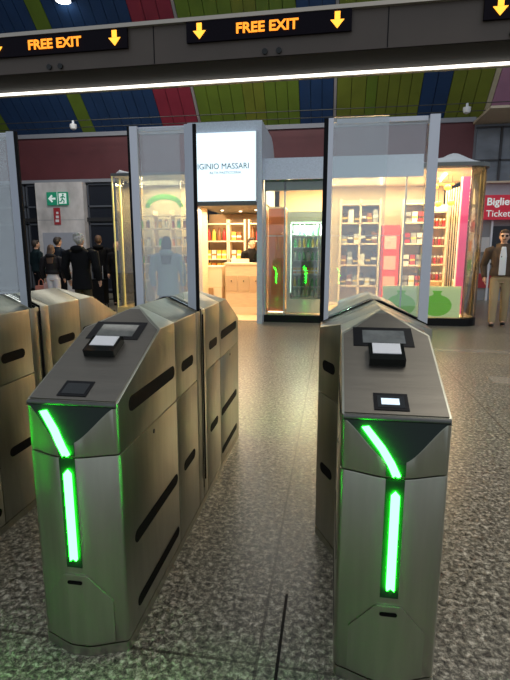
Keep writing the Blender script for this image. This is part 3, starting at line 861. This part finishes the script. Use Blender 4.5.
box('side_wall', M_CREAM, .62, .68, .35, 2.75, 0, 2.26, p)
box('shop_floor', M_CREAM, -1.02, .68, .3, 2.75, 0, .012, p)
for i, x in enumerate((-.4, -.05, .35)):
    lathe('downlight', M_TUBE, [(.03, 0), (.035, .02)], (x, 1.5 + .3 * (i % 2), 2.24), p, 12)
s = thing('lit_shop_sign', 'white backlit shop sign with grey capital lettering', 'sign', (-1.98, 9.13, 2.9))
box('light_panel', mat('sign_glow', (1, 1, 1), .4, emit=(.66, .88, 1), es=.80), -.60, .55, 0, .06, -.6, .6, s)
box('sign_rim', M_SILV, .55, .575, -.005, .06, -.62, .62, s)
textmesh('lettering', 'IGINIO MASSARI', mat('letter_grey', (.10, .12, .14), .5), .145, (.43, -.004, .01), s, 0, 'RIGHT', .93)
textmesh('small_lettering', 'ALTA PASTICCERIA', mat('letter_pale', (.35, .40, .45), .5), .06, (.28, -.004, -.10), s, 0, 'RIGHT', 1.15)
# cafe counter
c = thing('cafe_counter', 'cream shop counter with a row of drawers inside the portal', 'counter', (-1.93, 10.4, .012))
box('counter_body', M_CREAM, -.37, .5, 0, .38, .08, 1.08, c)
box('kick_plate', M_CREAMP, -.38, .5, -.02, .38, 0, .16, c)
box('worktop', M_CREAMP, -.39, .5, -.03, .40, 1.08, 1.12, c)
for i in range(3):
    d = box('drawer', P('drawer', (.62, .45, .28)), -.36 + .27 * i, -.11 + .27 * i, -.015, 0, .50, .84, c, bevel=.003)
    lathe('drawer_knob', M_DARKB, [(.012, 0), (.012, .02)], (-.235 + .27 * i, -.03, .72), d, 8)
box('counter_screen', M_CREAMP, -.30, .1, .30, .33, 1.12, 1.2, c)
tag(box('card_terminal', M_BLACK, -1.72, -1.58, 10.5, 10.6, 1.135, 1.20), 'black card terminal on the cafe counter beside the clerk', 'terminal')
tag(box('till', M_BLACK, -1.66, -1.48, 10.40, 10.46, .93 + .21, 1.32), 'small black till at the right end of the cafe counter', 'till')
c = thing('side_cabinet', 'cream cabinet with stacked pastry boxes left of the cafe counter', 'cabinet', (-2.55, 10.4, .012))
box('cabinet_body', M_CREAM, -.2, .17, 0, .4, 0, .6, c); box('glass_case', M_CREAMP, -.17, .17, .02, .38, .6, 1.02, c); box('case_top', M_WHITE, -.18, .18, 0, .4, 1.02, 1.05, c)
box('dark_door', P('door_brown', (.45, .28, .14)), -.17, -.02, -.012, 0, .03, .57, c); box('light_door', M_CREAMP, 0, .16, -.012, 0, .03, .57, c)
r1 = rack('cream shelf unit at the back of the cafe, left bay', -3.02, -2.46, 11.4, 11.7, (.9, 1.2, 1.62, 2.02), 2.1, M_CREAMP, None, 1)
r2 = rack('cream shelf unit at the back of the cafe, middle bay', -2.43, -2.05, 11.4, 11.7, (.9, 1.2, 1.62, 2.02), 2.1, M_CREAMP, None, 1)
r3 = rack('cream shelf unit at the back of the cafe, right bay', -1.95, -1.45, 11.4, 11.7, (.9, 1.2, 1.62, 2.02), 2.1, M_CREAMP, None, 1)
for bi, (xa, n) in enumerate(((-2.93, 4), (-2.35, 2), (-1.88, 3))):
    bn = ('left', 'middle', 'right')[bi]
    for si, z in enumerate((.9, 1.2, 1.62)):
        for j in range(n):
            x = xa + .125 * j + (.03 if bi == 1 else 0)
            cmx = [(PY, PO, PY), (PY, PW, PY), (PR, PY, PB)][si][(j + bi) % 3]
            if si == 2 and bi != 1: bottle('bottle', '%s bottle, %s from left, top cafe shelf, %s bay' % (cname[id(cmx)], ordinal(j), bn), x, 11.5, z, .3, .045, cmx, PB, 'bottles on the cafe shelves')
            else: carton('pastry_box', '%s pastry box, %s from left, %s cafe shelf, %s bay' % (cname[id(cmx)], ordinal(j), rown[si], bn), x, 11.5, z, .10, .1, .2, cmx, PW if cmx is not PW else PO, 'pastry boxes on the cafe shelves')
# ---------------- left glass case
k2 = thing('glass_show_case', 'tall glass case with golden edges left of the portal, half behind the narrow barrier', 'display case', (-3.85, 10.4, 0))
box('plinth', M_GOLD, -.98, .75, 0, 1.4, 0, .12, k2)
box('roof_edge', mat('roof_edge', (.1, .1, .1)), -.98, .75, 0, 1.4, 2.98, 3.04, k2)
box('rear_panel', P('case_back', (.40, .34, .22)), -.95, .75, 1.3, 1.36, .12, 2.98, k2)
box('front_glass', M_SGL, -.7, .75, 0, .01, .12, 2.98, k2); box('side_glass', M_SGL, -.97, -.96, .2, 1.3, .12, 2.98, k2)
box('front_glass', M_SGL, -.97, -.7, 0.0, .01, .12, 2.98, k2)
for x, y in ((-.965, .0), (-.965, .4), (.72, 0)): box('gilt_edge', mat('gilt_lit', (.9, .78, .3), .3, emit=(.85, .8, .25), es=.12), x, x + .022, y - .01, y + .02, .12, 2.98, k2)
prism('green_arc', mat('arc_green', (.10, .32, .05), .5), [(x, .6, z) for x, z in [(.45 * math.cos(R(a)), 2.36 + .3 * math.sin(R(a))) for a in range(0, 181, 10)] + [(.36 * math.cos(R(a)), 2.34 + .2 * math.sin(R(a))) for a in range(180, -1, -10)]], (0, .04, 0), k2)
tag(tube('crumpled_wrap', M_WHITE, [(-4.78, 10.6, 3.06), (-4.7, 10.6, 3.09), (-4.62, 10.62, 3.08), (-4.5, 10.6, 3.07)], [.02, .05, .035, .02]), 'scrap of crumpled white wrap on top of the left glass case', 'wrap')
rk = rack('shelf rack inside the left glass case', -4.55, -3.3, 11.0, 11.3, (.7, 1.1, 1.5, 1.9, 2.2), 2.3, M_CREAMP, None, 3)
for si, z in enumerate((.7, 1.1, 1.5, 1.9)):
    for j in range(8):
        c = (PY, PW, PR, PG, PB, PO)[(si * 3 + j) % 6]
        jar('%s jar, %s from left, %s shelf of left glass case' % (cname[id(c)], ordinal(j), rown[si]), -4.45 + .15 * j, 11.12, z, .2, .045, c, PW if c is not PW else PB, 'jars in the left glass case')

# ================================================================ PEOPLE
SK = mat('skin', (.55, .33, .24), .55); EYE = mat('eye', (.03, .02, .02), .2)


def ell(bm, c, r, n=16, m_=10, rot=None):
    d = bmesh.ops.create_uvsphere(bm, u_segments=n, v_segments=m_, radius=1)
    M = Matrix.Translation(c) @ (rot or Matrix()) @ Matrix.Diagonal((*r, 1))
    bmesh.ops.transform(bm, matrix=M, verts=d['verts'])


def loft(bm, rings, n=20):
    R_ = []
    for z, cx, cy, rx, ry in rings: R_.append([bm.verts.new((cx + rx * math.cos(2 * math.pi * i / n), cy + ry * math.sin(2 * math.pi * i / n), z)) for i in range(n)])
    for a, b in zip(R_, R_[1:]):
        for i in range(n): bm.faces.new((a[i], a[(i + 1) % n], b[(i + 1) % n], b[i]))
    bm.faces.new(R_[0][::-1]); bm.faces.new(R_[-1])


def fused(bm, name, m_, parent, vox=.012):
    o = fin(bm, name, m_, parent, smooth=True)
    md = o.modifiers.new('r', 'REMESH'); md.mode = 'VOXEL'; md.voxel_size = vox; md.use_smooth_shade = True
    md = o.modifiers.new('m', 'SMOOTH'); md.factor = .6; md.iterations = 3
    return o


def person(label, loc, rz, H, jacket, trousers, shoe, hair, hairkind, pose='stand', hem=.50, shirt=None, female=False, glasses=False, bulk=1.0):
    """faces -y locally; H height"""
    t = thing('person', label, 'person', loc, None, rz); S = H
    sw = (.105 if female else .118) * S * bulk
    step = {'walk': .10, 'stand': .0}[pose] * S
    hip = {s: Vector((s * .052 * S, 0, .50 * S)) for s in (-1, 1)}
    ank = {-1: Vector((-.055 * S, -step * .9, .045 * S)), 1: Vector((.055 * S, step * .7, .045 * S))}
    kne = {s: (hip[s] + ank[s]) / 2 + Vector((0, -.025 * S, .01 * S)) for s in (-1, 1)}
    sho = {s: Vector((s * sw, 0, .80 * S)) for s in (-1, 1)}
    arms = {}
    for s in (-1, 1):
        if pose == 'walk' and s == 1: e = sho[s] + Vector((s * .045 * S, -.02 * S, -.17 * S)); wv = e + Vector((-.03 * S * s, -.11 * S, -.07 * S))
        elif pose == 'walk': e = sho[s] + Vector((s * .05 * S, .05 * S, -.17 * S)); wv = e + Vector((s * -.02 * S, -.05 * S, -.12 * S))
        else: e = sho[s] + Vector((s * .04 * S, .01 * S, -.17 * S)); wv = e + Vector((-.008 * S * s, -.05 * S, -.13 * S))
        arms[s] = (sho[s], e, wv)
    bm = bmesh.new()
    loft(bm, [(.46 * S, 0, 0, .075 * S, .055 * S), (.52 * S, 0, 0, .088 * S, .062 * S), (.61 * S, 0, 0, .072 * S, .05 * S), (.72 * S, 0, 0, .09 * S, .06 * S), (.80 * S, 0, .004 * S, .088 * S, .05 * S), (.835 * S, 0, .006 * S, .045 * S, .038 * S), (.87 * S, 0, 0, .030 * S, .032 * S)])
    ell(bm, (0, -.005 * S, .932 * S), (.044 * S, .056 * S, .066 * S)); ell(bm, (0, -.018 * S, .898 * S), (.030 * S, .035 * S, .033 * S))
    ell(bm, (0, -.062 * S, .922 * S), (.008 * S, .012 * S, .014 * S))
    for s in (-1, 1):
        ell(bm, (s * .045 * S, .004 * S, .925 * S), (.006 * S, .012 * S, .018 * S))
        atube(bm, [hip[s], kne[s], ank[s]], [.048 * S, .034 * S, .022 * S], 12)
        atube(bm, [ank[s], ank[s] + Vector((0, -.05 * S, -.02 * S)), ank[s] + Vector((0, -.10 * S, -.03 * S))], [.022 * S, .02 * S, .013 * S], 10)
        a, e, wv = arms[s]; atube(bm, [a, e, wv], [.030 * S, .024 * S, .016 * S], 12)
        d = (wv - e).normalized(); pal = wv + d * .045 * S
        atube(bm, [wv, wv + d * .02 * S, pal], [.016 * S, .022 * S, .022 * S], 8, .55)
        sd = Vector((0, 1, 0)).cross(d).normalized() if abs(d.y) < .9 else Vector((1, 0, 0)); sd = Vector((0, 1, 0)) - d * d.y; sd.normalize()
        for q, (o_, L_) in enumerate(((-.017, .036), (-.006, .042), (.006, .039), (.016, .030))):
            b0 = pal + sd * o_ * S; b1_ = b0 + d * L_ * .55 * S; b2_ = b1_ + (d * .8 + Vector((-s * .5, -.1, 0))).normalized() * L_ * .5 * S
            atube(bm, [b0 - d * .012 * S, b1_, b2_], [.0065 * S, .006 * S, .005 * S], 6)
        th = wv + d * .012 * S - sd * .018 * S
        atube(bm, [th, th - sd * .014 * S + d * .018 * S, th - sd * .016 * S + d * .034 * S], [.008 * S, .007 * S, .0055 * S], 6)
    body = fused(bm, 'body', SK, t, .008)
    for s in (-1, 1):
        bm = bmesh.new(); ell(bm, (s * .017 * S, -.0545 * S, .938 * S), (.006 * S, .004 * S, .004 * S), 8, 6); fin(bm, 'eye', EYE, t, smooth=True)
    # jacket
    bm = bmesh.new(); g_ = .016 * S * bulk
    loft(bm, [(hem * S, 0, 0, .098 * S + g_, .068 * S + g_), ((hem + .04) * S, 0, 0, .096 * S + g_, .066 * S + g_), (.62 * S, 0, 0, .082 * S + g_, .056 * S + g_), (.73 * S, 0, 0, .097 * S + g_, .062 * S + g_), (.80 * S, 0, .003 * S, .105 * S + g_ * .6, .056 * S + g_ * .6), (.835 * S, 0, .006 * S, .066 * S, .050 * S), (.862 * S, 0, .008 * S, .044 * S, .044 * S)])
    for s in (-1, 1):
        a, e, wv = arms[s]; atube(bm, [a + Vector((-s * .04 * S, 0, .002 * S)), a + Vector((s * .004 * S, 0, -.008 * S)), e, wv], [.038 * S, .042 * S * bulk, .033 * S * bulk, .026 * S * bulk], 12)
    if bulk > 1.05: ell(bm, (0, .062 * S, .838 * S), (.075 * S, .05 * S, .038 * S))
    jk = fused(bm, 'jacket', jacket, t, .011)
    if shirt:
        bm = bmesh.new(); yy = -.062 * S - g_
        aprism(bm, [(-.03 * S, yy - .01 * S, (hem + .01) * S), (.036 * S, yy - .01 * S, (hem + .01) * S), (.034 * S, yy - .006 * S, .74 * S), (.022 * S, yy + .012 * S, .83 * S), (-.018 * S, yy + .012 * S, .83 * S), (-.03 * S, yy - .006 * S, .74 * S)], (0, .02 * S, 0))
        fused(bm, 'shirt', shirt, t, .008)
    bm = bmesh.new()
    loft(bm, [(.455 * S, 0, 0, .07 * S, .05 * S), (.50 * S, 0, 0, .096 * S, .068 * S), (.57 * S, 0, 0, .084 * S, .06 * S)])
    for s in (-1, 1): atube(bm, [hip[s], kne[s], ank[s] + Vector((0, 0, .0 * S))], [.055 * S, .043 * S, .035 * S], 12)
    fused(bm, 'trousers', trousers, t, .011)
    if shirt:
        bm = bmesh.new(); loft(bm, [(.535 * S, 0, 0, .101 * S, .073 * S), (.552 * S, 0, 0, .099 * S, .071 * S)]); fin(bm, 'belt', M_BLACK, t)
    for s in (-1, 1):
        bm = bmesh.new(); a = ank[s]
        ell(bm, (a.x, a.y - .035 * S, .022 * S), (.026 * S, .075 * S, .022 * S)); ell(bm, (a.x, a.y + .005 * S, .035 * S), (.024 * S, .03 * S, .03 * S))
        fused(bm, 'shoe', shoe, t, .008)
    bm = bmesh.new()
    ell(bm, (0, .014 * S, .945 * S), (.051 * S, .056 * S, .064 * S))
    if hairkind == 'short': ell(bm, (0, -.022 * S, .982 * S), (.043 * S, .036 * S, .024 * S))
    if hairkind == 'long': loft(bm, [(.72 * S, 0, .072 * S, .045 * S, .018 * S), (.80 * S, 0, .066 * S, .058 * S, .026 * S), (.90 * S, 0, .035 * S, .054 * S, .036 * S), (.95 * S, 0, .02 * S, .05 * S, .045 * S)])
    if hairkind == 'curly':
        for q in range(26):
            a_ = random.uniform(-2.6, 2.6) + math.pi / 2; zz = random.uniform(-.02, .055)
            ell(bm, (math.cos(a_) * .045 * S, .014 * S + math.sin(a_) * .045 * S, (.945 + zz) * S), (.017 * S, .017 * S, .017 * S), 8, 6)
    fused(bm, 'hair', hair, t, .01)
    if glasses:
        bm = bmesh.new()
        for s in (-1, 1): ell(bm, (s * .019 * S, -.062 * S, .938 * S), (.014 * S, .004 * S, .011 * S), 10, 6)
        atube(bm, [(-.04 * S, -.05 * S, .942 * S), (.04 * S, -.05 * S, .942 * S)], .002 * S, 6); fin(bm, 'glasses', M_BLACK, t)
        bm = bmesh.new(); ell(bm, (0, -.058 * S, .903 * S), (.018 * S, .008 * S, .005 * S), 10, 6); fin(bm, 'moustache', hair, t, smooth=True)
    return t


C_ = lambda n, c, r=.8: mat('cloth_' + n, c, r, bump=(30, .3), spec=.12)
BLK, NAVY = C_('black', (.008, .008, .010)), C_('navy', (.015, .02, .03))
H_G, H_D, H_B = mat('hair_grey', (.45, .43, .42), .7, var=(30, .3, (1, 1, 1))), mat('hair_dark', (.02, .013, .01), .6), mat('hair_brown', (.09, .05, .03), .6)
person('person with curly grey hair in a long black coat, seen from behind', (-4.62, 8.5, 0), R(175), 1.70, BLK, C_('olive', (.06, .05, .03)), M_BLACK, H_G, 'curly', hem=.40, bulk=1.33)
person('person with long brown hair, black puffer jacket and white trousers, seen from behind', (-6.42, 10.5, 0), R(185), 1.52, C_('puffer', (.018, .016, .018), .35), C_('white', (.72, .70, .74)), M_BLACK, H_B, 'long', hem=.56, female=True, bulk=1.2)
person('person with short dark hair in a dark jacket beyond the white trousers', (-6.9, 11.6, 0), R(160), 1.72, NAVY, BLK, M_BLACK, H_D, 'short')
person('tall person with brown hair in black, right of the grey haired person', (-6.0, 12.0, 0), R(200), 1.77, BLK, BLK, M_BLACK, H_B, 'short', hem=.48, bulk=1.1)
person('person in dark clothes at the left beside the marble pillar', (-7.9, 12.2, 0), R(150), 1.66, C_('teal', (.008, .018, .022)), BLK, M_BLACK, H_D, 'short')
person('person in black beside a suitcase near the left glass case', (-5.42, 11.8, 0), R(20), 1.62, BLK, BLK, M_BLACK, H_B, 'long', female=True)
person('person in a pale grey coat with dark hair, seen through the narrow glass barrier', (-2.74, 7.9, 0), R(190), 1.62, C_('pale', (.30, .33, .33)), C_('slate', (.12, .14, .15)), M_BLACK, H_D, 'long', hem=.40, female=True, bulk=1.15)
person('man in a brown jacket, white shirt and khaki trousers walking at the right edge', (3.07, 9.6, 0), R(-16), 1.76, C_('brown', (.085, .06, .045)), C_('khaki', (.36, .27, .16)), M_BLACK, H_B, 'short', 'walk', hem=.53, bulk=1.08, shirt=C_('shirt', (.72, .74, .78)), glasses=True)
person('shop clerk dressed in black behind the cafe counter', (-1.83, 11.08, .012), R(40), 1.66, BLK, BLK, M_BLACK, H_D, 'short')

# bags
def bag(label, x, y, z, wx, wy, h, m_, name='shopping_bag'):
    t = thing(name, label, 'bag', (x, y, z))
    prism('bag_body', m_, [(-wx / 2, -wy / 2, 0), (wx / 2, -wy / 2, 0), (wx / 2 * .92, -wy / 2 * .8, h), (-wx / 2 * .92, -wy / 2 * .8, h)], (0, wy, 0), t, bevel=.01)
    tube('bag_handle', m_, [(-wx * .25, 0, h - .01), (-wx * .2, 0, h + .12), (0, 0, h + .16), (wx * .2, 0, h + .12), (wx * .25, 0, h - .01)], .01, t)
    return t


bag('black handbag beside the grey haired person', -4.22, 8.55, 0, .34, .14, .28, BLK, 'handbag')
bag('salmon pink shopping bag standing left of the white trousers', -7.0, 10.9, 0, .26, .16, .55, mat('salmon', (.55, .20, .15), .6))
bag('pale pink shopping bag right beside the salmon one', -6.72, 10.75, 0, .18, .14, .62, mat('pale_pink', (.62, .40, .38), .6))
t = thing('suitcase', 'black wheeled suitcase with raised handle near the left glass case', 'suitcase', (-5.86, 11.6, 0))
box('suitcase_body', M_BLACK, -.2, .2, -.13, .13, .06, .68, t, bevel=.03)
for s in (-1, 1):
    tube('handle_rod', M_ALU, [(s * .08, .1, .67), (s * .08, .1, 1.02)], .008, t)
    lathe('wheel', M_RUB, [(.03, 0), (.03, .03)], (s * .14, 0, .03 - .015), t, 10)
tube('grip', M_BLACK, [(-.1, .1, 1.02), (.1, .1, 1.02)], .014, t)
t = thing('advert_stand', 'black freestanding advert panel with white ring mark beyond the queue', 'stand', (-6.15, 13.2, 0))
box('stand_panel', M_BLACK, -.25, .25, 0, .06, .7, 1.45, t); box('stand_post', M_BLACK, -.04, .04, .01, .05, .02, .7, t); box('stand_foot', M_BLACK, -.2, .2, -.12, .18, 0, .02, t)
bm = bmesh.new()
for i in range(16):
    a, b = 2 * math.pi * i / 16, 2 * math.pi * (i + 1) / 16
    aprism(bm, [(.08 * math.cos(a), -.006, 1.15 + .08 * math.sin(a)), (.08 * math.cos(b), -.006, 1.15 + .08 * math.sin(b)), (.11 * math.cos(b), -.006, 1.15 + .11 * math.sin(b)), (.11 * math.cos(a), -.006, 1.15 + .11 * math.sin(a))], (0, .005, 0))
abox(bm, -.15, .15, -.006, -.001, .93, .98); fin(bm, 'ring_mark', M_WHITE, t)
